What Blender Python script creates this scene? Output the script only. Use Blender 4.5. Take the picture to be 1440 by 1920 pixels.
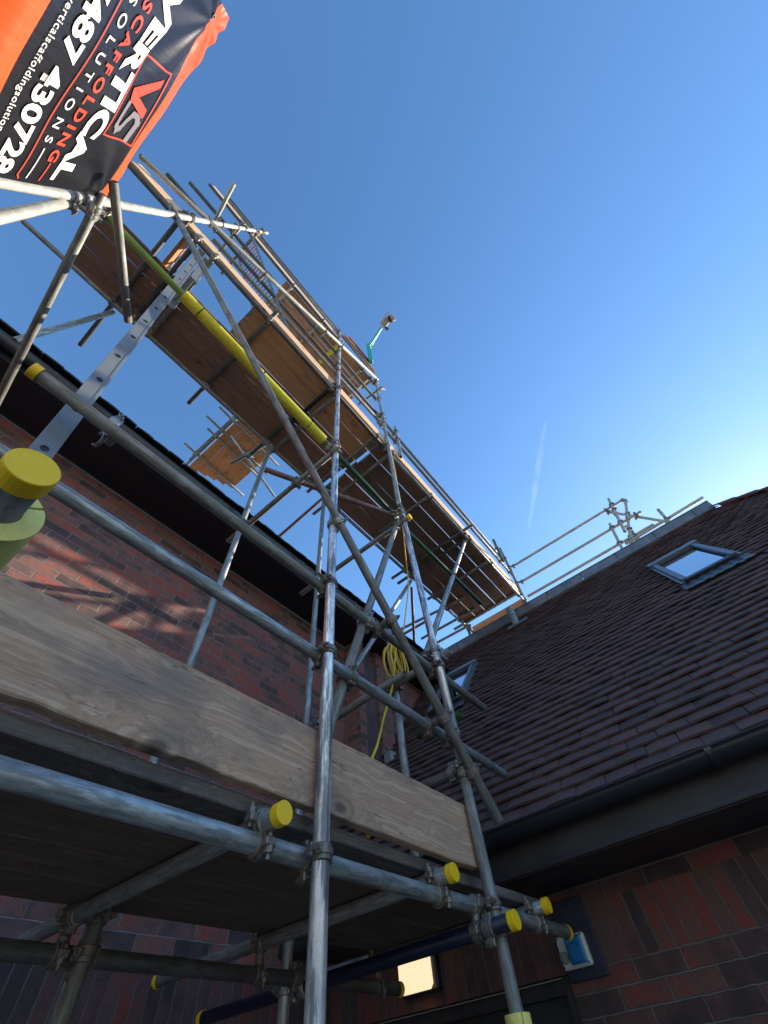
import bpy, math, random
from mathutils import Vector, Matrix, noise
random.seed(7)
for o in list(bpy.data.objects): bpy.data.objects.remove(o)
S = bpy.context.scene
COL = S.collection
R = math.radians
V = Vector

# ---------------------------------------------------------------- camera (metres; camera is the origin, ground is 1.6 m below)
cam = bpy.data.objects.new('camera', bpy.data.cameras.new('camera')); COL.objects.link(cam)
cr, cu, cf = V((0.6280, -0.7733, -0.0881)), V((-0.6170, -0.5640, 0.5490)), V((0.4742, 0.2908, 0.8309))
cr = (cr - cf*cr.dot(cf)).normalized(); cu = cf.cross(cr)*-1.0
if cu.dot(V((-0.6170, -0.5640, 0.5490))) < 0: cu = -cu
cam.matrix_world = Matrix(((cr.x, cu.x, -cf.x, 0), (cr.y, cu.y, -cf.y, 0), (cr.z, cu.z, -cf.z, 0), (0, 0, 0, 1)))
cam.data.sensor_fit = 'HORIZONTAL'; cam.data.sensor_width = 36; cam.data.lens = 36*750.49/1440
cam.data.clip_start = .02; cam.data.clip_end = 2000
S.camera = cam
# ---------------------------------------------------------------- sky, sun, exposure
SUN_AZ, SUN_EL = R(-20.5), R(24.2)
w = bpy.data.worlds.new('World'); S.world = w; w.use_nodes = True
nt = w.node_tree; bg = nt.nodes['Background']
sky = nt.nodes.new('ShaderNodeTexSky'); sky.sky_type = 'NISHITA'; sky.sun_disc = False
sky.sun_elevation = SUN_EL; sky.sun_rotation = R(90) - SUN_AZ
sky.air_density = 1.4; sky.dust_density = .28; sky.ozone_density = 6.0
hs = nt.nodes.new('ShaderNodeHueSaturation'); hs.inputs['Saturation'].default_value = 1.06; nt.links.new(sky.outputs[0], hs.inputs['Color']); nt.links.new(hs.outputs[0], bg.inputs[0]); bg.inputs[1].default_value = .15
sun = bpy.data.objects.new('sun', bpy.data.lights.new('sun', 'SUN')); COL.objects.link(sun)
sun.data.energy = 5.0; sun.data.angle = R(.5); sun.data.color = (1, .87, .70)
sd = V((math.cos(SUN_EL)*math.cos(SUN_AZ), math.cos(SUN_EL)*math.sin(SUN_AZ), math.sin(SUN_EL)))
sun.rotation_euler = sd.to_track_quat('Z', 'Y').to_euler(); sun.location = sd*30
S.view_settings.view_transform = 'Standard'; S.view_settings.look = 'None'
S.view_settings.exposure = 0.87; S.view_settings.gamma = 1

# ---------------------------------------------------------------- materials
class NT:
    def __init__(s, name):
        s.m = bpy.data.materials.new(name); s.m.use_nodes = True
        s.t = s.m.node_tree; s.b = s.t.nodes['Principled BSDF']
    def n(s, kind, **kw):
        x = s.t.nodes.new('ShaderNode'+kind)
        for k, v in kw.items():
            if k.startswith('i_'):
                key = k[2:]; key = int(key) if key.isdigit() else key.replace('_', ' ')
                x.inputs[key].default_value = v
            else: setattr(x, k, v)
        return x
    def l(s, a, b): s.t.links.new(a, b)
    def coord(s, kind='Object', scale=(1, 1, 1), rnd=True):
        c = s.n('TexCoord'); m = s.n('Mapping'); m.inputs['Scale'].default_value = scale
        s.l(c.outputs[kind], m.inputs['Vector'])
        if rnd:
            oi = s.n('ObjectInfo'); mul = s.n('Math', operation='MULTIPLY'); mul.inputs[1].default_value = 37.0
            s.l(oi.outputs['Random'], mul.inputs[0])
            cb = s.n('CombineXYZ'); 
            for i in range(3): s.l(mul.outputs[0], cb.inputs[i])
            s.l(cb.outputs[0], m.inputs['Location'])
        return m.outputs[0]
    def noise(s, vec, scale, detail=4, rough=.55):
        x = s.n('TexNoise'); x.inputs['Scale'].default_value = scale; x.inputs['Detail'].default_value = detail
        x.inputs['Roughness'].default_value = rough
        s.l(vec, x.inputs['Vector']); return x.outputs[0]
    def ramp(s, fac, stops, interp='LINEAR'):
        r = s.n('ValToRGB'); e = r.color_ramp.elements; r.color_ramp.interpolation = interp
        while len(e) < len(stops): e.new(.5)
        for k, (p, c) in enumerate(stops):
            e[k].position = p; e[k].color = (c[0], c[1], c[2], 1) if isinstance(c, (tuple, list)) else (c, c, c, 1)
        s.l(fac, r.inputs[0]); return r.outputs[0]
    def mix(s, fac, a, b, blend='MIX'):
        x = s.n('MixRGB', blend_type=blend)
        for i, v in ((0, fac), (1, a), (2, b)):
            if hasattr(v, 'default_value') or hasattr(v, 'is_linked'): s.l(v, x.inputs[i])
            else: x.inputs[i].default_value = v if i == 0 else (v[0], v[1], v[2], 1)
        return x.outputs[0]
    def bump(s, h, strength=.3, dist=.002):
        b = s.n('Bump'); b.inputs['Strength'].default_value = strength; b.inputs['Distance'].default_value = dist
        s.l(h, b.inputs['Height']); s.l(b.outputs[0], s.b.inputs['Normal'])
    def set(s, **kw):
        for k, v in kw.items():
            i = s.b.inputs[k.replace('_', ' ')]
            if hasattr(v, 'is_linked'): s.l(v, i)
            else: i.default_value = (v[0], v[1], v[2], 1) if isinstance(v, tuple) else v
        return s

def mat_galv(name, lo, hi, metal=.75, rl=.28, rh=.6, spot=(.10, .11, .12), spotamt=.5, fz=60):
    t = NT(name); c = t.coord(); cs = t.coord(scale=(fz, fz, fz/8))
    a = t.noise(c, 14, 6, .65); b = t.noise(cs, 1.0, 5, .7)
    col = t.ramp(a, [(.3, lo), (.7, hi)])
    sp = t.ramp(b, [(.47, 0.0), (.56, 1.0)])
    k = t.n('Math', operation='MULTIPLY'); k.inputs[1].default_value = spotamt; t.l(sp, k.inputs[0])
    col = t.mix(k.outputs[0], col, spot)
    ds = t.ramp(t.noise(t.coord(scale=(8, 8, 2.5)), 1.6, 6, .7), [(.5, 0.0), (.72, .55)])
    col = t.mix(ds, col, (.19, .165, .135))
    t.set(Base_Color=col, Metallic=metal, Roughness=t.ramp(b, [(.3, rl), (.7, rh)]))
    t.bump(t.noise(cs, 1.5, 5, .7), .35, .0012); return t.m
def mat_paint(name, colr, rough=.45, worn=(.16, .16, .15), amt=.45, metal=0.0):
    t = NT(name); c = t.coord(scale=(20, 20, 3)); a = t.noise(c, 1.5, 6, .7)
    f = t.ramp(a, [(.5, 0.0), (.64, 1.0)]); k = t.n('Math', operation='MULTIPLY'); k.inputs[1].default_value = amt; t.l(f, k.inputs[0])
    n2 = t.ramp(t.noise(t.coord(), 9, 4), [(.3, tuple(x*.75 for x in colr)), (.7, tuple(min(1, x*1.12) for x in colr))])
    t.set(Base_Color=t.mix(k.outputs[0], n2, worn), Roughness=rough, Metallic=metal); t.bump(a, .25, .001); return t.m
def mat_plain(name, colr, rough=.5, metal=0.0, var=.15, scale=18, bump=.15):
    t = NT(name); a = t.noise(t.coord(), scale, 6, .6)
    t.set(Base_Color=t.ramp(a, [(.3, tuple(x*(1-var) for x in colr)), (.7, tuple(x*(1+var) for x in colr))]), Roughness=rough, Metallic=metal)
    if bump: t.bump(a, bump, .001)
    return t.m
def mat_wood(name, c1, c2, c3, stain=.4, rough=.75, stainc=(.10, .095, .10), rust=0.0):
    # local x runs along the board
    t = NT(name)
    warp = t.noise(t.coord(scale=(1.1, 5, 5)), 1.0, 3)
    c = t.coord(scale=(.55, 22, 22)); 
    vm = t.n('VectorMath', operation='MULTIPLY_ADD'); vm.inputs[1].default_value = (2.2, 5, 5); 
    cw = t.n('CombineXYZ')
    for i in range(3): t.l(warp, cw.inputs[i])
    t.l(cw.outputs[0], vm.inputs[0]); t.l(c, vm.inputs[2])
    vo = t.n('TexVoronoi', feature='F1', voronoi_dimensions='2D'); vo.inputs['Scale'].default_value = 1.0
    wq = t.n('VectorMath', operation='MULTIPLY_ADD'); wq.inputs[1].default_value = (.12, .12, .12)
    t.l(cw.outputs[0], wq.inputs[0]); t.l(t.coord(scale=(1.25, 2.6, 1)), wq.inputs[2]); t.l(wq.outputs[0], vo.inputs['Vector'])
    kn = t.ramp(vo.outputs['Distance'], [(.02, 1.0), (.05, 0.0)])
    kw = t.ramp(vo.outputs['Distance'], [(.0, 1.0), (.30, 0.0)], 'EASE')
    kv = t.n('VectorMath', operation='MULTIPLY_ADD'); kv.inputs[1].default_value = (0, 2.2, 2.2)
    t.l(kw, kv.inputs[0]); t.l(vm.outputs[0], kv.inputs[2]); g = t.noise(kv.outputs[0], 1.6, 7, .66)
    fine = t.noise(t.coord(scale=(3, 240, 240)), 1.0, 3, .6)
    col = t.ramp(g, [(.34, tuple(x*.8 for x in c1)), (.45, c2), (.52, c1), (.60, c3), (.70, c2)])
    col = t.mix(.35, col, t.ramp(fine, [(.3, c1), (.7, c3)]))
    # knots
    col = t.mix(kn, col, tuple(x*.38 for x in c1))
    ringn = t.ramp(vo.outputs['Distance'], [(.055, 0.0), (.075, .55), (.10, 0.0)]); col = t.mix(ringn, col, tuple(x*.6 for x in c1))
    st = t.ramp(t.noise(t.coord(scale=(2.0, 4.5, 4.5)), 1.3, 5, .62), [(.52, 0.0), (.66, stain)])
    col = t.mix(st, col, stainc)
    crack = t.ramp(t.noise(t.coord(scale=(.9, 11, 11)), 1.0, 6, .6), [(.488, 0.0), (.498, .85), (.508, 0.0)])
    cmask = t.ramp(t.noise(t.coord(scale=(1.5, 3, 3)), 1.0, 2), [(.46, 0.0), (.56, 1.0)])
    ck = t.n('Math', operation='MULTIPLY'); t.l(crack, ck.inputs[0]); t.l(cmask, ck.inputs[1])
    col = t.mix(ck.outputs[0], col, tuple(x*.22 for x in c1))
    dots = t.ramp(t.noise(t.coord(scale=(30, 90, 90)), 1.0, 2), [(.70, 0.0), (.76, .7)]); col = t.mix(dots, col, tuple(x*.35 for x in c1))
    oi = t.n('ObjectInfo'); col = t.mix(1.0, col, t.ramp(oi.outputs['Random'], [(0, .84), (.5, 1.0), (1, .90)]), 'MULTIPLY')
    t.set(Base_Color=col, Roughness=rough)
    t.bump(t.mix(.5, g, fine), .5, .0015); return t.m

def mat_brick(name, ax, bw, rh, ph=(0, 0), soldier=False, off=.5, dim=1.0):
    t = NT(name); c = t.n('TexCoord'); sx = t.n('SeparateXYZ'); t.l(c.outputs['Object'], sx.inputs[0])
    cb = t.n('CombineXYZ'); i = 'XYZ'.index(ax)
    for out, slot, p in ((sx.outputs[i], 1 if soldier else 0, ph[0]), (sx.outputs[2], 0 if soldier else 1, ph[1])):
        ad = t.n('Math', operation='ADD'); ad.inputs[1].default_value = p + 20*(rh if slot == 1 else bw)*2
        t.l(out, ad.inputs[0]); t.l(ad.outputs[0], cb.inputs[slot])
    # wobble of the joints
    wn = t.n('TexNoise'); wn.inputs['Scale'].default_value = 14; wn.inputs['Detail'].default_value = 3
    t.l(c.outputs['Object'], wn.inputs['Vector'])
    vm = t.n('VectorMath', operation='MULTIPLY_ADD'); vm.inputs[1].default_value = (.010, .010, 0)
    t.l(wn.outputs['Color'], vm.inputs[0]); t.l(cb.outputs[0], vm.inputs[2])
    br = t.n('TexBrick'); br.offset = 0.0 if soldier else off; br.squash = 1; br.offset_frequency = 2
    br.inputs['Scale'].default_value = 1; br.inputs['Brick Width'].default_value = bw; br.inputs['Row Height'].default_value = rh
    br.inputs['Mortar Size'].default_value = .0046; br.inputs['Mortar Smooth'].default_value = .4; br.inputs['Bias'].default_value = 0
    br.inputs['Color1'].default_value = (0, 0, 0, 1); br.inputs['Color2'].default_value = (1, 1, 1, 1); br.inputs['Mortar'].default_value = (.5, .5, .5, 1)
    t.l(vm.outputs[0], br.inputs['Vector'])
    n1 = t.n('TexNoise'); n1.inputs['Scale'].default_value = 9; n1.inputs['Detail'].default_value = 5; t.l(c.outputs['Object'], n1.inputs['Vector'])
    bl = t.mix(.50, br.outputs['Color'], n1.outputs[0])
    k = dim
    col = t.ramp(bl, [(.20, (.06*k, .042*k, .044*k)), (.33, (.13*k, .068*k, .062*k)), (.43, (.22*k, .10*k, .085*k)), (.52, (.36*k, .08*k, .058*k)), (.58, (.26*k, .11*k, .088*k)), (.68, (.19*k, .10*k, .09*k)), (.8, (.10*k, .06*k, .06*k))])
    big = t.n('TexNoise'); big.inputs['Scale'].default_value = 2.2; big.inputs['Detail'].default_value = 5; t.l(c.outputs['Object'], big.inputs['Vector'])
    col = t.mix(t.ramp(big.outputs[0], [(.50, 0.0), (.68, .45)]), col, (.10*k, .075*k, .065*k))
    n2 = t.n('TexNoise'); n2.inputs['Scale'].default_value = 120; n2.inputs['Detail'].default_value = 4; t.l(c.outputs['Object'], n2.inputs['Vector'])
    pit = t.ramp(n2.outputs[0], [(.30, 1.0), (.40, 0.0)])
    col = t.mix(pit, col, (.035*k, .03*k, .035*k))
    mort = t.ramp(n1.outputs[0], [(.3, (.15*k, .14*k, .128*k)), (.7, (.28*k, .26*k, .237*k))])
    col = t.mix(br.outputs['Fac'], col, mort)
    t.set(Base_Color=col, Roughness=.88)
    inv = t.n('Math', operation='SUBTRACT'); inv.inputs[0].default_value = 1.0; t.l(br.outputs['Fac'], inv.inputs[1])
    hh = t.n('Math', operation='MULTIPLY_ADD'); hh.inputs[1].default_value = .22; t.l(n2.outputs[0], hh.inputs[0]); t.l(inv.outputs[0], hh.inputs[2])
    t.bump(hh.outputs[0], 1.0, .009); return t.m

def mat_island(name, stops, rough=.8, scale=40, bump=.3, coat=0):
    t = NT(name); g = t.n('NewGeometry'); nn = t.noise(t.coord(rnd=False), scale, 5)
    f = t.mix(.3, g.outputs['Random Per Island'], nn)
    big = t.noise(t.coord(rnd=False), 1.3, 6, .7)
    col = t.ramp(f, stops); col = t.mix(t.ramp(big, [(.40, 0.0), (.60, .35)]), col, tuple(x*1.4 for x in stops[-1][1]))
    li = t.ramp(t.noise(t.coord(rnd=False), 22, 5, .75), [(.68, 0.0), (.72, .3)]); col = t.mix(li, col, (.16, .15, .13))
    t.set(Base_Color=col, Roughness=rough); t.bump(nn, bump, .001); return t.m
def mat_emit(name, c, s):
    t = NT(name); t.set(Base_Color=c, Emission_Color=c, Emission_Strength=s)
    wv = t.n('TexWave', wave_type='BANDS', bands_direction='Z'); wv.inputs['Scale'].default_value = 60
    t.l(t.coord(rnd=False), wv.inputs['Vector']); t.bump(wv.outputs[0], .4, .002)
    t.l(t.ramp(wv.outputs[0], [(0, tuple(x*.82 for x in c)), (1, c)]), t.b.inputs['Emission Color']); return t.m

M = {}
M['bright'] = mat_galv('galvanised_bright', (.62, .64, .66), (.98, .98, .98), .55, .20, .5, (.13, .17, .23), .85, 30)
M['mid'] = mat_galv('galvanised_blue_grey', (.30, .33, .33), (.52, .55, .54), .5, .36, .62, (.10, .12, .13), .6)
M['dull'] = mat_galv('galvanised_dull', (.20, .205, .19), (.36, .36, .33), .35, .5, .75, (.10, .10, .09), .55)
M['dark'] = mat_galv('galvanised_dark', (.09, .09, .09), (.17, .165, .16), .3, .5, .75, (.05, .045, .04), .5)
M['cream'] = mat_galv('galvanised_pale', (.36, .36, .32), (.58, .57, .50), .2, .5, .75, (.22, .21, .19), .3)
M['red'] = mat_paint('rusty_red_tube', (.22, .12, .10), .6, (.2, .17, .16), .8)
M['green'] = mat_paint('green_paint', (.022, .085, .022), .4, (.09, .09, .075), .45)
M['lime'] = mat_paint('lime_green_paint', (.17, .30, .02), .32, (.10, .13, .05), .5)
M['blue'] = mat_paint('blue_paint', (.006, .010, .036), .4, (.04, .042, .05), .5)
M['coupler'] = mat_plain('coupler_steel', (.22, .19, .16), .5, .6, .4, 60, .4)
M['coupler_grey'] = mat_plain('coupler_zinc', (.36, .36, .35), .4, .75, .35, 60, .4)
M['rust'] = mat_plain('rusty_bolt', (.20, .09, .045), .7, .4, .4, 90, .5)
M['cap'] = mat_plain('yellow_plastic', (1.0, .62, .008), .40, 0, .04, 30, .03)
M['foam'] = mat_plain('yellow_foam', (.70, .66, .05), .85, 0, .12, 50, .5)
M['foamg'] = mat_plain('yellow_green_foam', (.84, .74, .22), .85, 0, .1, 60, .5)
M['w_tan'] = mat_wood('weathered_board', (.38, .225, .135), (.56, .355, .225), (.68, .465, .315), .6, .78, (.17, .145, .13))
M['w_dark'] = mat_wood('dark_board', (.19, .098, .06), (.27, .14, .09), (.35, .19, .125), .4)
M['w_brown'] = mat_wood('brown_board', (.42, .215, .095), (.56, .30, .145), (.66, .39, .20), .2)
M['w_new'] = mat_wood('pale_new_board', (.62, .38, .21), (.76, .51, .31), (.84, .62, .42), .06)
M['w_orange'] = mat_wood('orange_board', (.50, .20, .07), (.62, .28, .11), (.72, .37, .17), .12)
M['w_edge'] = mat_wood('grey_board', (.10, .08, .07), (.17, .14, .12), (.26, .215, .185), .7)
M['w_under'] = mat_wood('dark_grey_board', (.12, .078, .052), (.18, .12, .08), (.24, .165, .11), .4)
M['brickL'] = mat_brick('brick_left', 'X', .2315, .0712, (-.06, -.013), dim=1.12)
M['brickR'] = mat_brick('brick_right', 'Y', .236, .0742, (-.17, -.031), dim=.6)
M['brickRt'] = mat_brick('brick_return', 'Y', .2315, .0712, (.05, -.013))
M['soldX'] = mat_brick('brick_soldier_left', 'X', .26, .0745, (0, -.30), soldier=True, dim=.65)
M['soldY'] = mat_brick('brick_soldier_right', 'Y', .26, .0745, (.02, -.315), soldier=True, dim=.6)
M['tile'] = mat_island('roof_tile', [(.15, (.062, .040, .039)), (.4, (.100, .062, .059)), (.6, (.135, .070, .066)), (.85, (.085, .054, .052))], .85, 60)
M['tileL'] = mat_island('roof_tile_dark', [(.2, (.035, .037, .042)), (.8, (.06, .06, .066))], .75, 60)
M['black'] = mat_plain('black_plastic', (.016, .017, .021), .35, 0, .2, 8, .05)
M['gutter'] = mat_plain('black_gutter', (.05, .05, .052), .22, 0, .2, 8, .05)
M['soffit'] = mat_plain('black_soffit', (.012, .012, .018), .5, 0, .2, 8, .05)
M['brownfascia'] = mat_plain('brown_timber', (.028, .022, .021), .6, 0, .3, 6, .2)
M['brownpanel'] = mat_plain('brown_boarding', (.10, .062, .06), .6, 0, .25, 7, .2)
M['lead'] = mat_plain('lead_sheet', (.17, .18, .20), .5, .3, .35, 5, .5)
M['alu'] = mat_plain('ladder_aluminium', (.23, .25, .25), .38, .4, .12, 12, .1)
M['alud'] = mat_plain('frame_aluminium', (.17, .19, .21), .4, .5, .12, 12, .1)
M['frame'] = mat_plain('dark_frame', (.04, .042, .045), .4, .3, .2, 12, .1)
g = NT('window_glass'); g.set(Base_Color=(.62, .66, .70), Roughness=.04, Metallic=1.0); M['glass'] = g.m
def mat_vinyl(name, c, rough=.3):
    t = NT(name); a = t.noise(t.coord(), 2.2, 4); f = t.noise(t.coord(scale=(1, 3, .8)), 2.0, 5, .6)
    t.set(Base_Color=t.ramp(a, [(.3, tuple(x*.85 for x in c)), (.7, tuple(min(1, x*1.1) for x in c))]), Roughness=rough); t.bump(f, .35, .02); return t.m
M['vblack'] = mat_vinyl('banner_black', (.010, .010, .013), .33)
M['vorange'] = mat_vinyl('banner_orange', (.92, .10, .02), .38)
M['vwhite'] = mat_plain('banner_white', (.82, .80, .74), .45, 0, .04, 10, 0)
M['vred'] = mat_plain('banner_red', (.85, .07, .03), .4, 0, .05, 10, 0)
M['vgrey'] = mat_plain('banner_grey', (.22, .20, .22), .4, 0, .08, 10, 0)
M['teal'] = mat_plain('teal_paint', (.02, .42, .36), .4, 0, .12, 10, .05)
M['cambox'] = mat_plain('camera_housing', (.42, .40, .37), .5, .1, .15, 20, .1)
M['lens'] = mat_plain('dark_lens', (.02, .02, .025), .1, 0, .1, 20, 0)
M['rope'] = mat_plain('yellow_cord', (.80, .52, .04), .55, 0, .1, 60, .2)
M['white'] = mat_plain('white_plastic', (.62, .64, .60), .45, 0, .05, 20, .05)
M['sockblue'] = mat_plain('blue_plastic', (.01, .17, .42), .35, 0, .1, 20, .05)
M['greyp'] = mat_plain('grey_plastic', (.24, .26, .28), .4, 0, .1, 20, .05)
M['navy'] = mat_plain('navy_board', (.016, .022, .045), .5, 0, .2, 12, .1)
M['netr'] = mat_plain('red_tag', (.50, .05, .07), .5); M['netb'] = mat_plain('blue_tag', (.10, .12, .40), .5)
M['lamp'] = mat_emit('lamp_diffuser', (1.0, .77, .47), .62)
t = NT('paving'); a = t.noise(t.coord(rnd=False), 3, 8, .7); t.set(Base_Color=t.ramp(a, [(.3, (.27, .25, .21)), (.7, (.40, .37, .32))]), Roughness=.9)
t.bump(a, .4, .01); M['paving'] = t.m

# ---------------------------------------------------------------- mesh helpers
class MB:
    def __init__(s): s.v = []; s.f = []; s.sm = []; s.mi = []
    def add(s, vs, fs, smooth=False, mi=0):
        b = len(s.v); s.v += [V(x) for x in vs]
        for f in fs: s.f.append([b+i for i in f]); s.sm.append(smooth); s.mi.append(mi)
    def box(s, c, size, mtx=None, mi=0, bev=0.0):
        hx, hy, hz = [q/2 for q in size]; c = V(c)
        if bev:
            b = min(bev, hx*.9, hy*.9, hz*.9); vs = []; idx = {}
            for sx in (-1, 1):
                for sy in (-1, 1):
                    for sz in (-1, 1):
                        for a in range(3):
                            p = [sx*(hx-b), sy*(hy-b), sz*(hz-b)]; p[a] = (sx*hx, sy*hy, sz*hz)[a]
                            idx[(sx, sy, sz, a)] = len(vs); vs.append(V(p))
            fs = []
            for a in range(3):
                u, w_ = [(1, 2), (2, 0), (0, 1)][a]
                for sg in (-1, 1):
                    q = []
                    for (du, dw) in ((-1, -1), (1, -1), (1, 1), (-1, 1)):
                        k = [0, 0, 0]; k[a] = sg; k[u] = du; k[w_] = dw; q.append(idx[(*k, a)])
                    fs.append(q if sg > 0 else q[::-1])
            for a in range(3):
                u, w_ = [(1, 2), (2, 0), (0, 1)][a]
                for su in (-1, 1):
                    for sw in (-1, 1):
                        k1 = [0, 0, 0]; k1[u] = su; k1[w_] = sw; k1[a] = -1; k2 = list(k1); k2[a] = 1
                        fs.append([idx[(*k1, u)], idx[(*k2, u)], idx[(*k2, w_)], idx[(*k1, w_)]])
            for sx in (-1, 1):
                for sy in (-1, 1):
                    for sz in (-1, 1): fs.append([idx[(sx, sy, sz, a)] for a in range(3)])
        else:
            vs = [V((x*hx, y*hy, z*hz)) for x in (-1, 1) for y in (-1, 1) for z in (-1, 1)]
            fs = [(0, 1, 3, 2), (4, 6, 7, 5), (0, 4, 5, 1), (2, 3, 7, 6), (0, 2, 6, 4), (1, 5, 7, 3)]
        vs = [((mtx @ v) if mtx else v)+c for v in vs]
        s.add(vs, fs, False, mi)
    def cyl(s, a, b, r, r2=None, n=16, cap=True, smooth=True, mi=0):
        a, b = V(a), V(b); r2 = r if r2 is None else r2; q = (b-a).to_track_quat('Z', 'X').to_matrix()
        ring = [q @ V((math.cos(t), math.sin(t), 0)) for t in [2*math.pi*i/n for i in range(n)]]
        s.add([a+p*r for p in ring]+[b+p*r2 for p in ring], [(i, (i+1) % n, n+(i+1) % n, n+i) for i in range(n)], smooth, mi)
        if cap: s.add([a+p*r for p in ring], [list(range(n))[::-1]], False, mi); s.add([b+p*r2 for p in ring], [list(range(n))], False, mi)
    def ring(s, c, ax, ri, ro, wd, n=24, a0=0, a1=2*math.pi, xdir=None, mi=0, lump=0, ck=.86):
        c = V(c); ax = V(ax).normalized(); x = V(xdir) if xdir is not None else ax.orthogonal()
        x = (x-ax*x.dot(ax)).normalized(); y = ax.cross(x); full = abs(a1-a0-2*math.pi) < 1e-4
        m = n if full else n+1; vs = []
        for i in range(m):
            t = a0+(a1-a0)*i/n; d = x*math.cos(t)+y*math.sin(t); o = ro+lump*(1 if (i//2) % 2 else 0)
            vs += [c+d*ri-ax*wd/2, c+d*o-ax*wd/2*ck, c+d*o+ax*wd/2*ck, c+d*ri+ax*wd/2]
        fs = []
        for i in range(n):
            j = (i+1) % m
            for k in range(4): fs.append((i*4+k, j*4+k, j*4+(k+1) % 4, i*4+(k+1) % 4))
        if not full: fs += [(0, 1, 2, 3), ((m-1)*4+3, (m-1)*4+2, (m-1)*4+1, (m-1)*4)]
        s.add(vs, fs, False, mi)
    def path(s, pts, r, n=8, smooth=True):
        pts = [V(p) for p in pts]; rows = []; up = V((.3, .2, .93))
        for i, p in enumerate(pts):
            d = (pts[min(i+1, len(pts)-1)]-pts[max(i-1, 0)]).normalized()
            x = d.cross(up); x = x.normalized() if x.length > 1e-3 else d.orthogonal().normalized(); y = d.cross(x)
            rows.append([p+(x*math.cos(2*math.pi*k/n)+y*math.sin(2*math.pi*k/n))*r for k in range(n)])
        vs = [v for row in rows for v in row]; fs = []
        for i in range(len(rows)-1):
            for k in range(n): fs.append((i*n+k, i*n+(k+1) % n, (i+1)*n+(k+1) % n, (i+1)*n+k))
        fs += [list(range(n))[::-1], [len(vs)-n+k for k in range(n)]]
        s.add(vs, fs, smooth)
    def build(s, name, mats, parent=None, loc=None, rot=None):
        me = bpy.data.meshes.new(name); me.from_pydata([tuple(v) for v in s.v], [], s.f)
        for m in (mats if isinstance(mats, (list, tuple)) else [mats]): me.materials.append(m)
        me.polygons.foreach_set('use_smooth', s.sm); me.polygons.foreach_set('material_index', s.mi); me.update()
        import bmesh
        bm = bmesh.new(); bm.from_mesh(me); bmesh.ops.recalc_face_normals(bm, faces=bm.faces); bm.to_mesh(me); bm.free()
        o = bpy.data.objects.new(name, me); COL.objects.link(o)
        if rot is not None: o.rotation_euler = rot
        if loc is not None: o.location = loc
        if parent: o.parent = parent
        return o
def plank(L, W, T, step=.09, wear=.0016):
    m = MB(); n = max(3, int(L/step)); b = .0035; sd_ = random.uniform(0, 90); vs = []
    prof = [(-W/2+b, -T/2), (W/2-b, -T/2), (W/2, -T/2+b), (W/2, T/2-b), (W/2-b, T/2), (-W/2+b, T/2), (-W/2, T/2-b), (-W/2, -T/2+b)]
    for i in range(n+1):
        x = -L/2+L*i/n; bow = .003*math.sin(x*1.1+sd_); cup = .0012*math.sin(x*.7+sd_)
        for j, (y, z) in enumerate(prof):
            e = noise.noise(V((x*9, sd_, j*3.1)))*wear + (noise.noise(V((x*30, sd_+5, j)))*wear*.8)
            if noise.noise(V((x*5, sd_+9, (y > 0)*7))) > .42: e -= wear*1.6
            vs.append((x+(noise.noise(V((y*40, sd_, z*40)))*.004 if i in (0, n) else 0), y+(e if y > 0 else -e)+bow, z+cup+noise.noise(V((x*7, y*30, sd_)))*.0006))
    k = 8; m.add(vs, [(i*k+j, i*k+(j+1) % k, (i+1)*k+(j+1) % k, (i+1)*k+j) for i in range(n) for j in range(k)]+[list(range(k))[::-1], [n*k+j for j in range(k)]])
    return m
def tag(o, label=None, cat=None, group=None, kind=None):
    for k, v in (('label', label), ('category', cat), ('group', group), ('kind', kind)):
        if v: o[k] = v
    return o
def empty(name, loc, label, cat, group=None):
    o = bpy.data.objects.new(name, None); COL.objects.link(o); o.location = loc; o.empty_display_size = .1
    return tag(o, label, cat, group)

# ---------------------------------------------------------------- ground
m = MB(); m.add([(-300, -300, -1.6), (300, -300, -1.6), (300, 300, -1.6), (-300, 300, -1.6)], [(0, 1, 2, 3)])
tag(m.build('ground', M['paving']), kind='structure')

# ---------------------------------------------------------------- left house (wall plane y = 2.88)
YW = 2.88
hl = empty('brick_house', (0, YW, -1.6), 'brick house under the high scaffold platform, with black soffit and gutter', 'house')
def part(mb, name, mat, parent):
    o = mb.build(name, mat); o.parent = parent; o.matrix_parent_inverse = Matrix.Translation(-parent.location); return o
def quadwall(mb, ax, c, a0, a1, z0, z1, mi):
    f = (lambda a, z: (a, c, z)) if ax == 'y' else (lambda a, z: (c, a, z))
    mb.add([f(a0, z0), f(a1, z0), f(a1, z1), f(a0, z1)], [(0, 1, 2, 3)], False, mi)
m = MB()
quadwall(m, 'y', YW, -9, 3.20, -1.6, .31, 0); quadwall(m, 'y', YW-.003, -9, 3.07, .31, .545, 1); quadwall(m, 'y', YW, -9, 3.20, .545, 3.37, 0)
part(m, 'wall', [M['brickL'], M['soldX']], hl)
m = MB()
quadwall(m, 'x', 3.20, 2.66, YW, .5, 3.37, 0)
quadwall(m, 'y', 2.66, 3.20, 3.31, .5, 3.37, 1); quadwall(m, 'y', 2.66, 3.56, 3.80, .5, 3.37, 1)
quadwall(m, 'x', 3.31, 2.66, 2.72, .5, 3.37, 0); quadwall(m, 'x', 3.56, 2.66, 2.72, .5, 3.37, 0)
quadwall(m, 'x', 3.80, 2.66, 2.75, .5, 3.37, 0); quadwall(m, 'y', 2.75, 3.80, 5.2, .5, 3.37, 1)
part(m, 'pier', [M['brickRt'], M['brickL']], hl)
m = MB()
for k in range(2): m.box((3.31+.0625+.125*k, 2.71, 1.95), (.121, .03, 2.84), bev=.004)
part(m, 'boarding', M['brownpanel'], hl)
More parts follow.
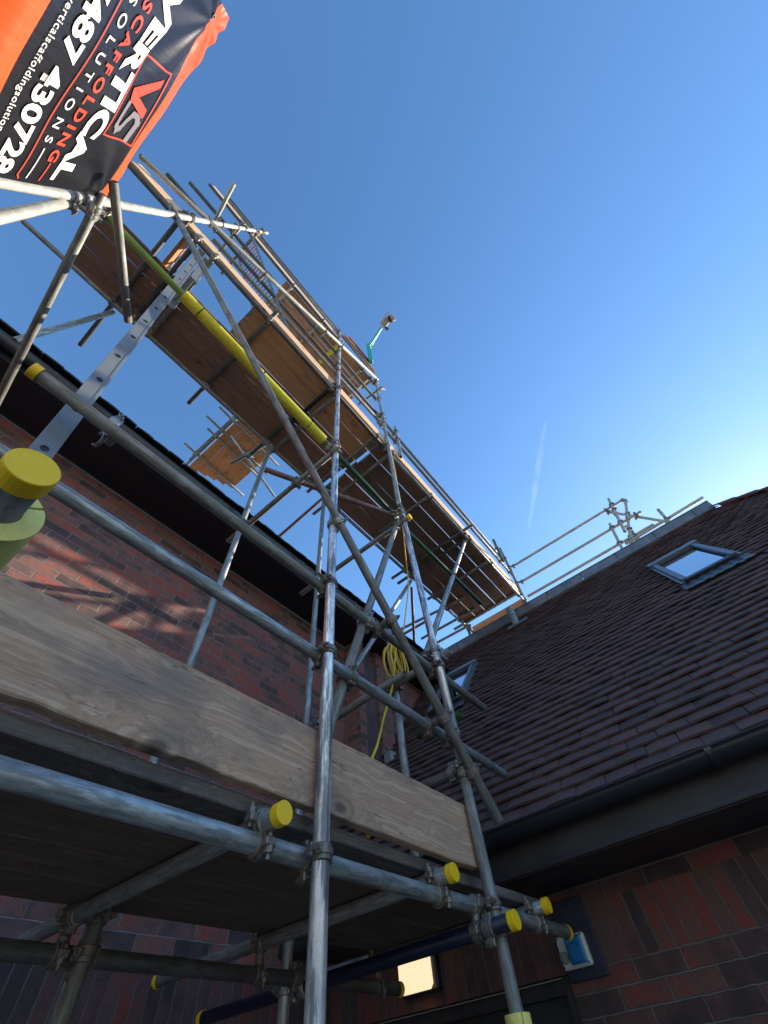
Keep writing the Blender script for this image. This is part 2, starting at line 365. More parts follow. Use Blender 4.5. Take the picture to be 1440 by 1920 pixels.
m = MB(); m.box((-2.0, 2.67, 3.385), (14.2, .42, .02))
part(m, 'soffit', M['soffit'], hl)
m = MB(); m.box((-2.0, 2.45, 3.435), (14.0, .025, .17)); m.box((-2.0, 2.432, 3.352), (14.0, .05, .012))
part(m, 'fascia', M['black'], hl)
def gutter(mb, p0, p1, rad, up=V((0, 0, 1)), out=V((0, -1, 0))):
    d = (V(p1)-V(p0)).normalized(); n = 14; vs = []; prof = []
    for i in range(n+1):
        a = math.pi*i/n; prof.append(out*math.cos(a)*rad - up*math.sin(a)*rad)
    prof = [out*(rad+.008)+up*.0] + prof + [out*-(rad)+up*.015]
    prof += [out*-(rad-.004)+up*.015] + [(out*math.cos(math.pi*(n-i)/n)-up*math.sin(math.pi*(n-i)/n))*(rad-.004) for i in range(n+1)] + [out*(rad+.008)+up*.008]
    k = len(prof); mb.add([V(p0)+q for q in prof]+[V(p1)+q for q in prof], [(i, (i+1) % k, k+(i+1) % k, k+i) for i in range(k)], True)
m = MB(); gutter(m, (-9, 2.385, 3.50), (4.85, 2.385, 3.50), .052)
for x in [-8+.9*i for i in range(15)]: m.ring((x, 2.385, 3.50), (1, 0, 0), .053, .060, .03, 16, math.pi, 2*math.pi, (0, 1, 0))
part(m, 'gutter', M['gutter'], hl)

def tiles(mb, org, along, slope, nrm, n_rows, y0, y1, gauge=.1, wd=.165, keep=None, th=.013):
    org, along, slope, nrm = V(org), V(along), V(slope), V(nrm)
    for i in range(n_rows):
        s0 = i*gauge; offs = (.5*wd if i % 2 else 0); k0 = int(y0/wd)-1; k1 = int(y1/wd)+2
        for k in range(k0, k1):
            a = k*wd+offs
            if keep and not keep(s0+.05, a+wd/2): continue
            a += random.uniform(-.003, .003); ss = s0+random.uniform(-.0012, .0012)
            l0 = .030+random.uniform(-.004, .005); rr = random.uniform(-.0016, .0016); arch = random.uniform(.001, .0045)
            vs = []
            W = wd-.003; xs = [0, W*.33, W*.67, W]
            for (sv, h) in ((0, l0), (.135, .006)):
                for j, x in enumerate(xs):
                    hh = h+(arch if j in (1, 2) else 0)+rr*(j-1.5)
                    vs.append(org+along*(a+x)+slope*(ss+sv)+nrm*hh)
            for j, x in enumerate(xs):
                hh = l0-th+(arch if j in (1, 2) else 0)+rr*(j-1.5)
                vs.append(org+along*(a+x)+slope*ss+nrm*hh)
            for j in (0, 3): vs.append(org+along*(a+xs[j])+slope*(ss+.135)-nrm*.004)
            fs = [(j, j+1, j+5, j+4) for j in range(3)]+[(8+j, 9+j, 1+j, j) for j in range(3)]
            fs += [(0, 4, 12, 8), (3, 11, 13, 7)]
            mb.add(vs, fs)
# left roof: 42 degree pitch rising away from the gutter
th = R(42); sl = V((0, math.cos(th), math.sin(th))); nn = V((0, -math.sin(th), math.cos(th)))
m = MB(); og = V((0, 2.365, 3.625))
tiles(m, og, (1, 0, 0), sl, nn, 6, -7, 5.6)
p = [og+V((-9, .05, 0))-nn*.02, og+V((5.9, .05, 0))-nn*.02, og+V((5.9, 0, 0))+sl*4.5-nn*.0, og+V((-9, 0, 0))+sl*4.5]
m.add(p+[q-nn*.08 for q in p], [(0, 1, 2, 3), (7, 6, 5, 4), (0, 4, 5, 1)])
part(m, 'roof', M['tileL'], hl)

# ---------------------------------------------------------------- right house (wall plane x = 3.07, roof 48.6 degrees)
XW = 3.07
hr = empty('brick_house', (XW, 0, -1.6), 'brick house with steep purple brown tiled roof, at right', 'house')
m = MB()
quadwall(m, 'x', XW, -4.3, 1.22, -1.6, .326, 0); quadwall(m, 'x', XW-.003, -.035, YW, .326, .552, 1); quadwall(m, 'x', XW, -4.3, -.035, .326, .552, 0)
quadwall(m, 'x', XW, -4.3, YW, .552, .72, 0)
quadwall(m, 'y', -4.3, XW, 8.6, -1.6, .72, 0)
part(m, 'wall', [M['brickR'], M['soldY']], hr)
m = MB(); m.box((XW+.10, 2.05, -.64), (.02, 1.66, 1.93)); m.box((XW+.06, 1.24, -.64), (.1, .05, 1.93)); m.box((XW+.07, 2.0, .29), (.08, 1.6, .05)); m.box((XW+.06, 2.05, .332), (.118, 1.66, .010))
o = part(m, 'door_frame', M['frame'], hr)
m = MB(); m.box((2.80, -.9, .63), (.50, 7.6, .018)); part(m, 'soffit', M['soffit'], hr)
m = MB(); m.box((2.565, -.9, .70), (.028, 7.6, .17), bev=.003); m.box((2.66, -.9, .617), (.19, 7.6, .012)); part(m, 'fascia', M['brownfascia'], hr)
m = MB(); gutter(m, (2.475, 2.9, .785), (2.475, -4.7, .785), .056, out=V((-1, 0, 0)))
for k in range(6): m.ring((2.475, 2.4-k*1.2, .785), (0, 1, 0), .057, .064, .035, 16, math.pi, 2*math.pi, (-1, 0, 0))
part(m, 'gutter', M['black'], hr)
TH = math.atan(1.134); SL = V((math.cos(TH), 0, math.sin(TH))); NN = V((-math.sin(TH), 0, math.cos(TH)))
OG = V((2.51, 0, .80))
def onroof(x, y, h=0): return V((x, y, .82+(x-2.51)*1.134))+NN*h
def hipy(x): return -2.03-(5.62-x)*.80
W1 = (-1.215, -.70); W2 = (1.79, 2.30)
def keep(s, a):
    x = 2.51+s*math.cos(TH)
    if a < hipy(x): return False
    for w0, w1 in (W1, W2):
        if w0-.02 < a < w1+.02 and 3.97 < x < 4.70: return False
        if w0-.06 < a < w1+.06 and 3.86 < x < 3.97: return False
    return x < 5.66
m = MB(); tiles(m, OG, (0, 1, 0), SL, NN, 48, -5, 4.4, keep=keep)
a, b, c, d = onroof(2.55, 4.5, -.012), onroof(5.66, 4.5, -.012), onroof(5.66, -2.03, -.012), onroof(2.55, -4.5, -.012)
m.add([a, b, c, d], [(0, 1, 2, 3)])
top = onroof(5.66, 4.5, -.012); m.add([b, c, V((8.8, -5.0, .8)), V((8.8, 4.5, .8))], [(0, 1, 2, 3)]); m.add([c, d, V((8.8, -5, .8))], [(0, 1, 2)])
part(m, 'roof', M['tile'], hr)
m = MB()
for k in range(13):
    q0, q1 = k*.235, k*.235+.25; hx = lambda q: V((5.62-q*.781, -2.03-q*.625, .82+(5.62-q*.781-2.51)*1.134+.012))
    a_, b_ = hx(q0), hx(q1); u_ = (b_-a_).normalized(); sd1 = u_.cross(V((0, 0, 1))).normalized(); up1 = sd1.cross(u_); vs = []
    for e_, (p_, hh) in enumerate(((a_, .0), (b_, .014))):
        for i in range(9):
            an = math.pi*i/8; vs.append(p_+sd1*math.cos(an)*.10+up1*(math.sin(an)*.045+hh-.01))
    m.add(vs, [(i, i+1, i+10, i+9) for i in range(8)]+[list(range(9, 18))])
part(m, 'hip_tiles', M['tile'], hr)
m = MB()
for k in range(11):
    y0 = 4.2-.6*k; y1 = max(y0-.6, -2.05)
    if y1 >= y0: break
    m.box((5.675, (y0+y1)/2, 4.465), (.05, y0-y1-.004, .15), bev=.006); m.box((5.71, (y0+y1)/2, 4.548), (.13, y0-y1+.004, .02), bev=.005)
part(m, 'ridge_flashing', M['lead'], hr)
def skylight(y0, y1, opened=0.0):
    x0, x1 = 3.985, 4.69; rot = Matrix((SL, V((0, 1, 0)), NN)).transposed()
    L = (x1-x0)/math.cos(TH); yc = (y0+y1)/2; W = y1-y0; c = onroof((x0+x1)/2, yc, .012)
    fr = MB()
    for sg in (-1, 1):
        fr.box(c+rot @ V((0, sg*(W/2-.03), .02)), (L, .05, .07), rot, bev=.006)
        fr.box(c+rot @ V((0, sg*(W/2+.005), .005)), (L+.04, .03, .05), rot, bev=.004)
    fr.box(c+rot @ V((L/2-.03, 0, .03)), (.09, W+.06, .08), rot, bev=.008)
    fo = part(fr, 'skylight', M['alud'], hr)
    k = MB(); k.box(c+rot @ V((0, 0, -.03)), (L-.02, W-.04, .05), rot); k.box(c+rot @ V((L/2-.10, 0, .0)), (.05, W-.1, .04), rot)
    k.box(c+rot @ V((-L/2+.02, 0, .01)), (.06, W-.06, .06), rot, bev=.005)
    kk = k.build('inner_frame', M['frame']); kk.parent = fo
    gl = MB(); gl.box(c+rot @ V((-.04, 0, .012)), (L-.24, W-.15, .012), rot, bev=.003)
    gg = gl.build('glass_pane', M['glass']); gg.parent = fo
    fl = MB()
    for j in range(14):
        fl.box(onroof(3.915, y0-.04+(W+.08)*(j+.5)/14, .022+.005*(j % 2)), (.11, (W+.08)/14, .006), rot, mi=0)
        fl.box(onroof(3.868-.003*(j % 3), y0-.04+(W+.08)*(j+.5)/14, .022+.005*(j % 2)), (.028, (W+.08)/14, .010), rot, mi=1)
    ff = fl.build('apron_flashing', [M['frame'], M['alud']]); ff.parent = fo
    for o in (kk, gg, ff): o.matrix_parent_inverse = Matrix.Identity(4)
skylight(*W1); skylight(*W2)
# soil vent on the roof
m = MB(); b = onroof(5.33, 1.20, 0)
m.cyl(b-V((0, 0, .1)), b+V((0, 0, .34)), .055, n=20); m.ring(b+V((0, 0, .20)), (0, 0, 1), .055, .064, .05, 20); m.ring(b+V((0, 0, .30)), (0, 0, 1), .03, .058, .03, 20)
rt = Matrix((SL, V((0, 1, 0)), NN)).transposed(); part(m, 'vent_pipe', M['greyp'], hr)
m = MB(); m.box(onroof(5.30, 1.17, .03), (.16, .34, .010), rt); part(m, 'vent_slate', M['lead'], hr)

# ---------------------------------------------------------------- things on the walls
b = empty('bulkhead_light', (XW, 2.13, .46), 'lit rectangular bulkhead light glowing on the dark brick wall under the boards', 'wall light')
m = MB(); m.box((-.03, 0, 0), (.06, .27, .165), bev=.012); m.build('housing', M['black'], b)
m = MB(); m.box((-.085, .0, 0), (.06, .235, .145), bev=.02); m.build('diffuser', M['lamp'], b)
b = tag(MB().build('mounting_board', M['navy']), 'x')
bpy.data.objects.remove(b)
m = MB(); m.box((XW-.012, 1.108, .437), (.018, .205, .295), bev=.003)
tag(m.build('mounting_board', M['navy']), 'dark blue backing board behind the blue outdoor socket', 'backing board')
s = empty('power_socket', (XW-.022, 1.133, .39), 'white outdoor switched socket with blue flap on the brick wall', 'socket')
m = MB(); m.box((-.016, 0, 0), (.032, .155, .118), bev=.006); m.box((-.036, 0, 0), (.012, .148, .11), bev=.005); m.build('housing', M['white'], s)
m = MB(); m.box((-.052, -.022, .0), (.022, .09, .10), bev=.008); m.cyl((-.06, -.025, -.01), (-.075, -.025, -.012), .035, .03, 20); m.build('flap', M['sockblue'], s)
m = MB(); m.cyl((-.04, .052, -.018), (-.056, .052, -.018), .024, .021, 20); m.box((-.062, .052, -.018), (.012, .010, .036), bev=.003); m.build('switch', M['greyp'], s)
for y, z in ((-.068, .049), (.068, .049), (-.068, -.049), (.068, -.049)):
    m = MB(); m.cyl((-.041, y, z), (-.0435, y, z), .004, n=10); m.build('screw', M['frame'], s)
h = empty('rainwater_hopper', (3.55, 2.60, 1.9), 'grey plastic rainwater pipe bend below the brick pier', 'drainpipe')
m = MB(); m.box((.05, -.02, .12), (.17, .12, .13), bev=.02); m.cyl((.05, -.02, .06), (.03, -.05, -.10), .05, .045, 20); m.ring((.04, -.03, .0), (0, -.1, 1), .045, .058, .03, 20); m.build('pipe', M['greyp'], h)
m = MB(); m.box((.05, .05, .16), (.19, .02, .02)); m.build('bracket', M['frame'], h)

# ---------------------------------------------------------------- scaffold tubes
TUBES = []; FOAM = {}
RT = .02415
def tube_mesh(L, r=RT, n=24, wall=.0042):
    m = MB(); cs = [(math.cos(2*math.pi*i/n), math.sin(2*math.pi*i/n)) for i in range(n)]
    rings = [(r-wall, min(.12, L/3)), (r-wall, .0006), (r-wall+.0006, 0), (r-.0006, 0), (r, .0006)]
    full = rings + [(rr, L-zz) for rr, zz in reversed(rings)]
    vs = [(rr*c, rr*s_, z) for rr, z in full for c, s_ in cs]
    fs = [(i*n+k, i*n+(k+1) % n, (i+1)*n+(k+1) % n, (i+1)*n+k) for i in range(len(full)-1) for k in range(n)]
    m.add(vs, fs, True); return m
def tube(name, a, b, mat, label, group=None, caps='', foam=None, r=RT, join=None, foamg=False, fr=.043):
    a, b = V(a), V(b); L = (b-a).length
    o = tube_mesh(L, r).build(name, M[mat]); q = (b-a).to_track_quat('Z', 'X')
    o.location = a; o.rotation_mode = 'QUATERNION'; o.rotation_quaternion = q
    cat = {'scaffold_standard': 'upright tube', 'scaffold_brace': 'brace tube', 'guard_rail': 'guard rail'}.get(name, 'scaffold tube')
    tag(o, label, cat, group)
    for ch in caps:
        z, sg = (0, -1) if ch == 'a' else (L, 1)
        m = MB(); R2 = r+.0035
        pr = [(R2, -.024), (R2+.0008, -.023), (R2+.0008, .002), (R2, .004), (R2-.002, .0045), (R2-.0035, .0040)]
        n = 28; vs = [(rr*math.cos(2*math.pi*i/n), rr*math.sin(2*math.pi*i/n), z+sg*zz) for rr, zz in pr for i in range(n)]
        m.add(vs, [(i*n+k, i*n+(k+1) % n, (i+1)*n+(k+1) % n, (i+1)*n+k) for i in range(len(pr)-1) for k in range(n)], False)
        m.add([v for v in vs[-n:]], [list(range(n))]); m.build('end_cap', M['cap'], o)
    if foam:
        for (t0, t1) in foam:
            m = MB(); m.ring((0, 0, (t0+t1)/2*L), (0, 0, 1), r+.001, fr, (t1-t0)*L-.004, 40, .03, 6.22, ck=1-.004/((t1-t0)*L))
            m.build('foam_sleeve', M['foamg' if foamg else 'foam'], o)
    if join:
        for tt in join:
            m = MB(); m.ring((0, 0, tt*L), (0, 0, 1), r+.0005, r+.007, .10, 24); m.ring((0, 0, tt*L+.02), (0, 0, 1), r, r+.012, .03, 16, xdir=(1, 0, 0))
            m.build('sleeve_coupler', M['coupler'], o)
    FOAM[len(TUBES)] = foam or []; TUBES.append((o, a, b)); return o
def clamp(m, c, ax, out, w_=.042, r=RT):
    ax = ax.normalized(); out = (out-ax*out.dot(ax)).normalized(); side = ax.cross(out)
    m.ring(c, ax, r+.0003, r+.0065, w_, 24, xdir=out)
    m.ring(c, ax, r+.004, r+.0105, w_*.35, 24, xdir=out)
    rot = Matrix((side, ax, out)).transposed()
    m.box(c+side*(r+.014)-out*.004, (.026, w_*.8, .022), rot, bev=.004)
    m.box(c-side*(r+.008), (.016, w_*.95, .026), rot, bev=.004)
    p0 = c+side*(r+.016)+out*.016; p1 = c+side*(r+.016)-out*.040
    m.cyl(p0, p1, .0062, n=10); m.cyl(c+side*(r+.016)-out*.012, c+side*(r+.016)-out*.027, .0125, n=6, smooth=False)
def coupler(i, j, ti, tj):
    oi, a, b = TUBES[i]; oj, c, d = TUBES[j]
    p, q = a+(b-a)*ti, c+(d-c)*tj; u, v = (b-a).normalized(), (d-c).normalized(); w_ = q-p
    if w_.length < .01: w_ = u.cross(v)*.03
    m = MB(); clamp(m, p, u, w_.copy()); clamp(m, q, v, -w_)
    if w_.length > .03: m.cyl(p+w_.normalized()*.022, q-w_.normalized()*.022, .019, n=12)
    o = m.build('coupler', M['coupler' if random.random() < .65 else 'coupler_grey'])
    o.parent = oi; o.matrix_parent_inverse = Matrix.LocRotScale(oi.location, oi.rotation_quaternion, None).inverted()
def auto_couplers():
    n = len(TUBES); out = []
    for i in range(n):
        for j in range(i+1, n):
            _, a, b = TUBES[i]; _, c, d = TUBES[j]
            u, v, w0 = b-a, d-c, a-c; A, B, C_, D, E_ = u.dot(u), u.dot(v), v.dot(v), u.dot(w0), v.dot(w0)
            den = A*C_-B*B
            if den < .002*A*C_: continue
            s_, t_ = (B*E_-C_*D)/den, (A*E_-B*D)/den
            ms, mt = .09/math.sqrt(A), .09/math.sqrt(C_)
            if not (-ms < s_ < 1+ms and -mt < t_ < 1+mt): continue
            s_ = min(max(s_, .04/math.sqrt(A)), 1-.04/math.sqrt(A)); t_ = min(max(t_, .04/math.sqrt(C_)), 1-.04/math.sqrt(C_))
            dd = ((a+u*s_)-(c+v*t_)).length
            if any(p <= s_ <= q for p, q in FOAM[i]) or any(p <= t_ <= q for p, q in FOAM[j]): continue
            if dd < .105: coupler(i, j, s_, t_)

# uprights
tube('scaffold_standard', (1.0, 1.0, -1.6), (1.045, 1.0, 8.95), 'bright', 'shiny galvanised upright in the foreground, crossing the near plank', 'outer uprights')
tube('scaffold_standard', (1.915, .995, -1.6), (2.0, 1.0, 1.62), 'dull', 'dull grey upright standing in yellow foam beside the blue tube', 'outer uprights', foam=[(.40, .545)], foamg=True)
tube('scaffold_standard', (1.99, 1.0, 1.15), (1.955, 1.0, 3.30), 'bright', 'shiny middle length of the upright right of the long diagonal brace', 'outer uprights')
tube('scaffold_standard', (1.93, 1.0, 3.22), (2.15, 1.0, 9.0), 'mid', 'topmost length of the upright beside the roof camera', 'outer uprights')
tube('scaffold_standard', (-1.075, .957, -1.6), (-1.075, .957, 9.6), 'cream', 'sunlit corner upright carrying the banner edge', 'outer uprights')
tube('scaffold_standard', (.93, 2.04, .05), (.99, 2.12, 4.78), 'mid', 'inner upright crossing the brick wall, lit near its foot', 'inner uprights')
tube('scaffold_standard', (1.86, 2.05, -1.6), (1.90, 2.05, 4.80), 'mid', 'inner upright behind the shiny foreground upright', 'inner uprights', foam=[(.20, .262)], foamg=True)
tube('scaffold_standard', (.905, 1.96, -1.6), (.905, 1.96, .62), 'dull', 'short upright in the dark below the boards, against the soldier bricks', 'inner uprights')
tube('scaffold_standard', (2.14, 1.45, .535), (2.14, 1.45, 2.15), 'mid', 'upright under the yellow cord coil', 'inner uprights')
# lower lift
tube('scaffold_ledger', (-1.6, 1.05, .416), (2.80, 1.05, .424), 'mid', 'long blue grey ledger under the boards in the foreground', caps='b')
tube('scaffold_ledger', (-1.6, 1.99, .395), (2.64, 1.99, .368), 'dark', 'dark inner ledger below the boards, yellow cap by the lit lamp', caps='b')
tube('guard_rail', (-1.6, 1.05, 1.106), (2.61, 1.05, 1.09), 'mid', 'guard rail crossing the brick wall just above the near plank')
tube('scaffold_ledger', (-.405, 1.05, 1.505), (2.61, 1.05, 1.515), 'dull', 'weathered ledger running below the left gutter, yellow cap at its left end', caps='a')
tube('scaffold_transom', (.83, .965, .468), (.83, 2.52, .468), 'dull', 'capped transom under the boards left of the foreground upright', 'transoms under the low boards', caps='a')
tube('scaffold_transom', (1.66, .965, .468), (1.66, 2.74, .468), 'dull', 'middle capped transom under the low boards', 'transoms under the low boards', caps='ab')
tube('scaffold_transom', (2.45, .965, .468), (2.45, 2.6, .468), 'mid', 'capped transom next to the blue socket', 'transoms under the low boards', caps='a')
tube('scaffold_transom', (1.90, .885, .352), (1.94, 2.72, .35), 'blue', 'blue painted transom with yellow cap clamped to the dull upright', 'transoms under the low boards', caps='ab')
tube('scaffold_transom', (-.069, .435, .463), (-.069, 1.7, .463), 'dull', 'near tube end with big yellow cap and split foam sleeve at left edge', caps='a', foam=[(.062, .62)], foamg=True, fr=.049)
tube('scaffold_transom', (2.0, 1.03, .93), (2.0, 2.3, .93), 'dark', 'dark transom behind the right end of the near plank')
tube('scaffold_transom', (1.90, 1.2, 1.52), (1.98, 2.4, 1.52), 'dull', 'transom crossing behind the yellow cord at mid height')
tube('scaffold_transom', (2.06, .93, 1.63), (2.10, 1.55, 1.63), 'dull', 'stub tube with open end by the knuckle of the right upright')
tube('scaffold_transom', (2.19, 1.03, 1.30), (2.19, 1.36, 1.30), 'green', 'green stub tube end beside the right upright')
# braces
tube('scaffold_brace', (-1.16, .95, 4.53), (2.13, .95, .72), 'dull', 'long diagonal brace across the middle of the picture', 'outer braces')
tube('scaffold_brace', (-1.66, .945, 4.98), (2.11, .945, 8.22), 'cream', 'pale grey sloping tube outside the top platform', 'outer braces')
tube('scaffold_brace', (1.08, 1.09, .75), (2.04, 1.09, 3.30), 'dull', 'steep brace between the two outer uprights behind the guard rail', 'bay braces')
tube('scaffold_brace', (2.0, 1.10, 1.62), (4.02, 1.10, 4.80), 'mid', 'brace holding out the end of the platform over the tiled roof', 'bay braces')
tube('scaffold_brace', (1.9, 1.95, 1.50), (3.62, 1.95, 4.25), 'mid', 'far brace parallel to the one under the platform end', 'bay braces')
tube('scaffold_brace', (.75, 1.56, 3.10), (1.90, 1.06, 3.16), 'red', 'reddish tube crossing flat behind the foreground upright')
tube('scaffold_brace', (-.98, .74, 2.86), (-.58, 1.36, 3.02), 'dull', 'sunlit tube with open end over the banner corner')
tube('scaffold_brace', (-1.13, 2.33, 3.50), (-1.055, 2.17, 4.74), 'mid', 'pale blue brace from the gutter up to the left end of the platform')
tube('scaffold_brace', (-.93, 1.0, 2.06), (-1.12, 1.0, 3.10), 'cream', 'sunlit tube leaving the left edge below the banner')
tube('scaffold_transom', (-1.02, .86, 2.96), (-.79, 2.84, 2.94), 'dull', 'half sunlit transom from the banner corner down to the gutter')
tube('scaffold_transom', (1.0, .95, 3.06), (1.02, 2.35, 3.06), 'dull', 'transom from the foreground upright out over the gutter', 'transoms above the gutter')
tube('scaffold_transom', (1.95, .92, 3.06), (1.95, 2.35, 3.06), 'dull', 'transom with yellow cap from the right upright towards the gutter', 'transoms above the gutter', caps='a')
tube('scaffold_ledger', (-1.14, 1.05, 3.33), (1.02, 1.05, 3.22), 'lime', 'lime green ledger wrapped in yellow foam', foam=[(.30, .365), (.367, .63), (.632, .87), (.872, .955)])
tube('scaffold_ledger', (1.02, 1.05, 3.22), (1.96, 1.07, 3.20), 'green', 'dark green ledger length right of the yellow foam')
tube('scaffold_ledger', (1.92, 1.12, 3.27), (3.62, 1.10, 3.23), 'green', 'dark green tube end below the platform over the tiled roof')
# platform tubes
tube('scaffold_ledger', (-1.72, 1.05, 4.852), (2.05, 1.05, 4.852), 'dark', 'dark ledger under the outer edge of the platform, left length', 'platform ledgers')
tube('scaffold_ledger', (2.05, 1.05, 4.83), (6.05, 1.03, 4.83), 'mid', 'ledger under the outer edge of the platform, right length over the roof', 'platform ledgers')
tube('scaffold_ledger', (-2.0, 2.14, 4.84), (2.3, 2.14, 4.84), 'dull', 'ledger under the gutter side of the platform, sticking out at left', 'platform ledgers')
tube('scaffold_ledger', (2.3, 2.16, 4.84), (6.1, 2.16, 4.84), 'dull', 'ledger under the gutter side of the platform, right length', 'platform ledgers')
PT = [(-1.14, .95, 2.80, 'dark', 'leftmost transom under the platform, sticking out past it'), (-.93, 1.0, 2.1, 'dark', 'transom left of the ladder top'),
      (-.74, 1.0, 2.1, 'dull', 'transom right of the ladder top'), (-.01, .93, 2.47, 'dark', 'transom sticking out below the deck near the yellow foam'),
      (.96, .98, 1.75, 'blue', 'blue transom under the platform at the foreground upright'), (.915, 1.6, 2.50, 'green', 'dark green transom end sticking out beside the inner upright'), (1.06, 1.0, 2.3, 'dull', 'grey transom close beside the blue one'),
      (1.80, 1.0, 2.3, 'dull', 'first transom left of the board joint'), (2.12, 1.0, 2.5, 'dull', 'transom just right of the board joint'),
      (3.02, 1.0, 2.0, 'dull', 'transom right of the yellow cap below the deck'), (3.90, .86, 2.45, 'dark', 'dark transom at the head of the platform end brace'),
      (4.06, 1.0, 2.45, 'dark', 'dark transom next to the platform end brace'), (4.72, 1.0, 2.3, 'dull', 'second transom from the right end of the platform'),
      (5.72, 1.0, 2.4, 'dull', 'last transom at the right end of the platform')]
for x, y0, y1, mt, lb in PT:
    tube('scaffold_transom', (x, y0, 4.90), (x+.01, y1, 4.90), mt, lb, 'transoms under the platform')
tube('guard_rail', (-.95, 1.05, 5.50), (2.0, 1.05, 5.84), 'dull', 'lower guard rail above the pale toe board, left of the right upright', 'platform guard rails')
tube('guard_rail', (-1.74, 1.05, 6.02), (2.02, 1.05, 6.12), 'dark', 'upper guard rail above the pale toe board, sticking out at left', 'platform guard rails')
tube('guard_rail', (1.95, 1.05, 5.72), (6.05, 1.03, 5.60), 'dull', 'lower guard rail of the platform over the tiled roof', 'platform guard rails')
tube('guard_rail', (1.95, 1.05, 6.10), (5.95, 1.03, 5.95), 'dull', 'upper guard rail of the platform over the tiled roof', 'platform guard rails')
tube('guard_rail', (-1.76, 1.05, 6.88), (2.08, 1.05, 7.03), 'dark', 'dark rail between the platform and the top deck', 'platform guard rails')
tube('scaffold_ledger', (-1.92, 1.05, 8.30), (2.15, 1.05, 8.18), 'dark', 'dark ledger along the edge of the top deck', 'top deck tubes')
tube('guard_rail', (-1.85, 1.05, 9.15), (2.25, 1.05, 9.22), 'dark', 'highest guard rail beside the roof camera', 'top deck tubes')
tube('guard_rail', (-1.80, 1.05, 8.92), (1.10, 1.05, 8.95), 'dull', 'second highest rail at the top left', 'top deck tubes')
for x, lb in ((.62, 'pale transom under the top deck, left one'), (1.12, 'foam wrapped transom under the top deck'), (1.75, 'pale transom under the top deck, right one'), (1.98, 'transom at the right end of the top deck'), (-.12, 'transom at the left end of the top deck')):
    tube('scaffold_transom', (x, 1.0, 8.24), (x, 2.1, 8.24), 'cream', lb, 'top deck tubes', foam=[(.12, .35), (.45, .55), (.6, .7)] if 'foam' in lb else None)
tube('scaffold_transom', (-1.31, .575, 6.44), (-1.22, 1.05, 6.44), 'cream', 'short upturned stub at the top left, open end against the sky')
tube('scaffold_transom', (-1.10, .90, 9.0), (-1.10, 1.6, 9.0), 'dark', 'short cross tube at the top of the corner upright', 'corner stubs')
tube('scaffold_transom', (-1.04, .92, 8.4), (-1.04, 1.9, 8.4), 'dark', 'cross tube at the left end of the top deck ledger', 'corner stubs')
tube('scaffold_transom', (-1.12, .9, 7.4), (-1.12, 1.5, 7.4), 'dull', 'cross tube on the corner upright below the top ledger', 'corner stubs')
tube('scaffold_brace', (2.18, .98, 7.9), (2.33, .95, 8.15), 'dark', 'short bent piece at the head of the right upright', 'right upright head tubes')
tube('scaffold_transom', (2.10, .88, 7.55), (2.06, 1.45, 7.55), 'dull', 'cross tube at the head of the right upright', 'right upright head tubes')
tube('scaffold_transom', (2.30, 1.0, 5.0), (2.42, 1.0, 6.35), 'mid', 'short post on the platform edge right of the right upright', 'platform end posts')
# ridge rails and posts
RX = 5.95
for k, (z0, y1, lb) in enumerate(((5.70, -1.37, 'highest of the three rails over the ridge'), (5.26, -1.40, 'middle rail of the three over the ridge'), (4.90, -1.38, 'lowest rail of the three over the ridge'))):
    tube('guard_rail', (RX, .95, z0), (RX, y1, z0), 'cream', lb, 'rails over the tiled ridge')
tube('guard_rail', (RX, -.86, 4.84), (RX, -2.16, 4.88), 'cream', 'short rail lying nearest to the ridge at its right end', 'rails over the tiled ridge')
for a_, b_, lb in (((6.0, -1.02, 5.70), (6.02, -1.66, 4.72), 'long raking tube of the ridge scaffold'), ((5.95, -1.38, 5.68), (5.97, -.80, 4.55), 'slightly leaning post where the ridge rails end'),
                   ((5.90, -1.18, 5.85), (5.90, -.98, 5.02), 'upper post clamped to the ridge rails'), ((5.92, -.90, 5.35), (5.92, -.72, 4.55), 'lower post clamped to the ridge rails'),
                   ((5.95, -1.60, 5.12), (5.95, -1.52, 4.45), 'small post near the right end of the ridge'), ((6.05, -1.08, 5.25), (6.05, -1.05, 4.5), 'thin strut behind the ridge posts')):
    tube('scaffold_standard', a_, b_, 'cream', lb, 'posts over the tiled ridge')
tube('scaffold_standard', (5.90, 1.02, 4.5), (5.92, .98, 6.28), 'dull', 'post at the outer corner of the platform end', 'platform end posts')
tube('scaffold_standard', (5.55, .98, 5.55), (5.57, .96, 6.22), 'green', 'green tube tip at the outer corner of the platform end', 'platform end posts')
tube('scaffold_standard', (5.85, 2.18, 4.3), (5.85, 2.18, 5.1), 'dark', 'short post at the gutter side corner of the platform end', 'platform end posts')
# tubes beyond the left gutter
FAR = 'far scaffold tubes beyond the gutter'
for a_, b_, mt, lb in (((5.50, 3.0, 4.9), (5.54, 1.8, 4.9), 'dull', 'far rail between the platform and the ridge, upper'), ((5.80, 3.1, 4.9), (5.84, 2.1, 4.9), 'dull', 'far rail between the platform and the ridge, lower'),
                       ((5.0, 3.2, 4.9), (5.16, 1.8, 4.9), 'dull', 'far rail just left of the shiny upright'), ((5.2, 3.0, 4.6), (4.35, 2.36, 4.95), 'red', 'rusty far post below the platform'),
                       ((5.15, 3.3, 4.9), (5.17, 2.55, 4.9), 'red', 'rusty far cross tube below the platform'),
                       ((2.2, 3.35, 5.2), (2.15, 2.35, 5.2), 'red', 'rusty red tube rising past the gutter'), ((.85, 2.75, 4.95), (1.0, 2.1, 5.0), 'dull', 'thin far tube left of the rusty one')):
    tube('scaffold_transom', a_, b_, mt, lb, FAR)
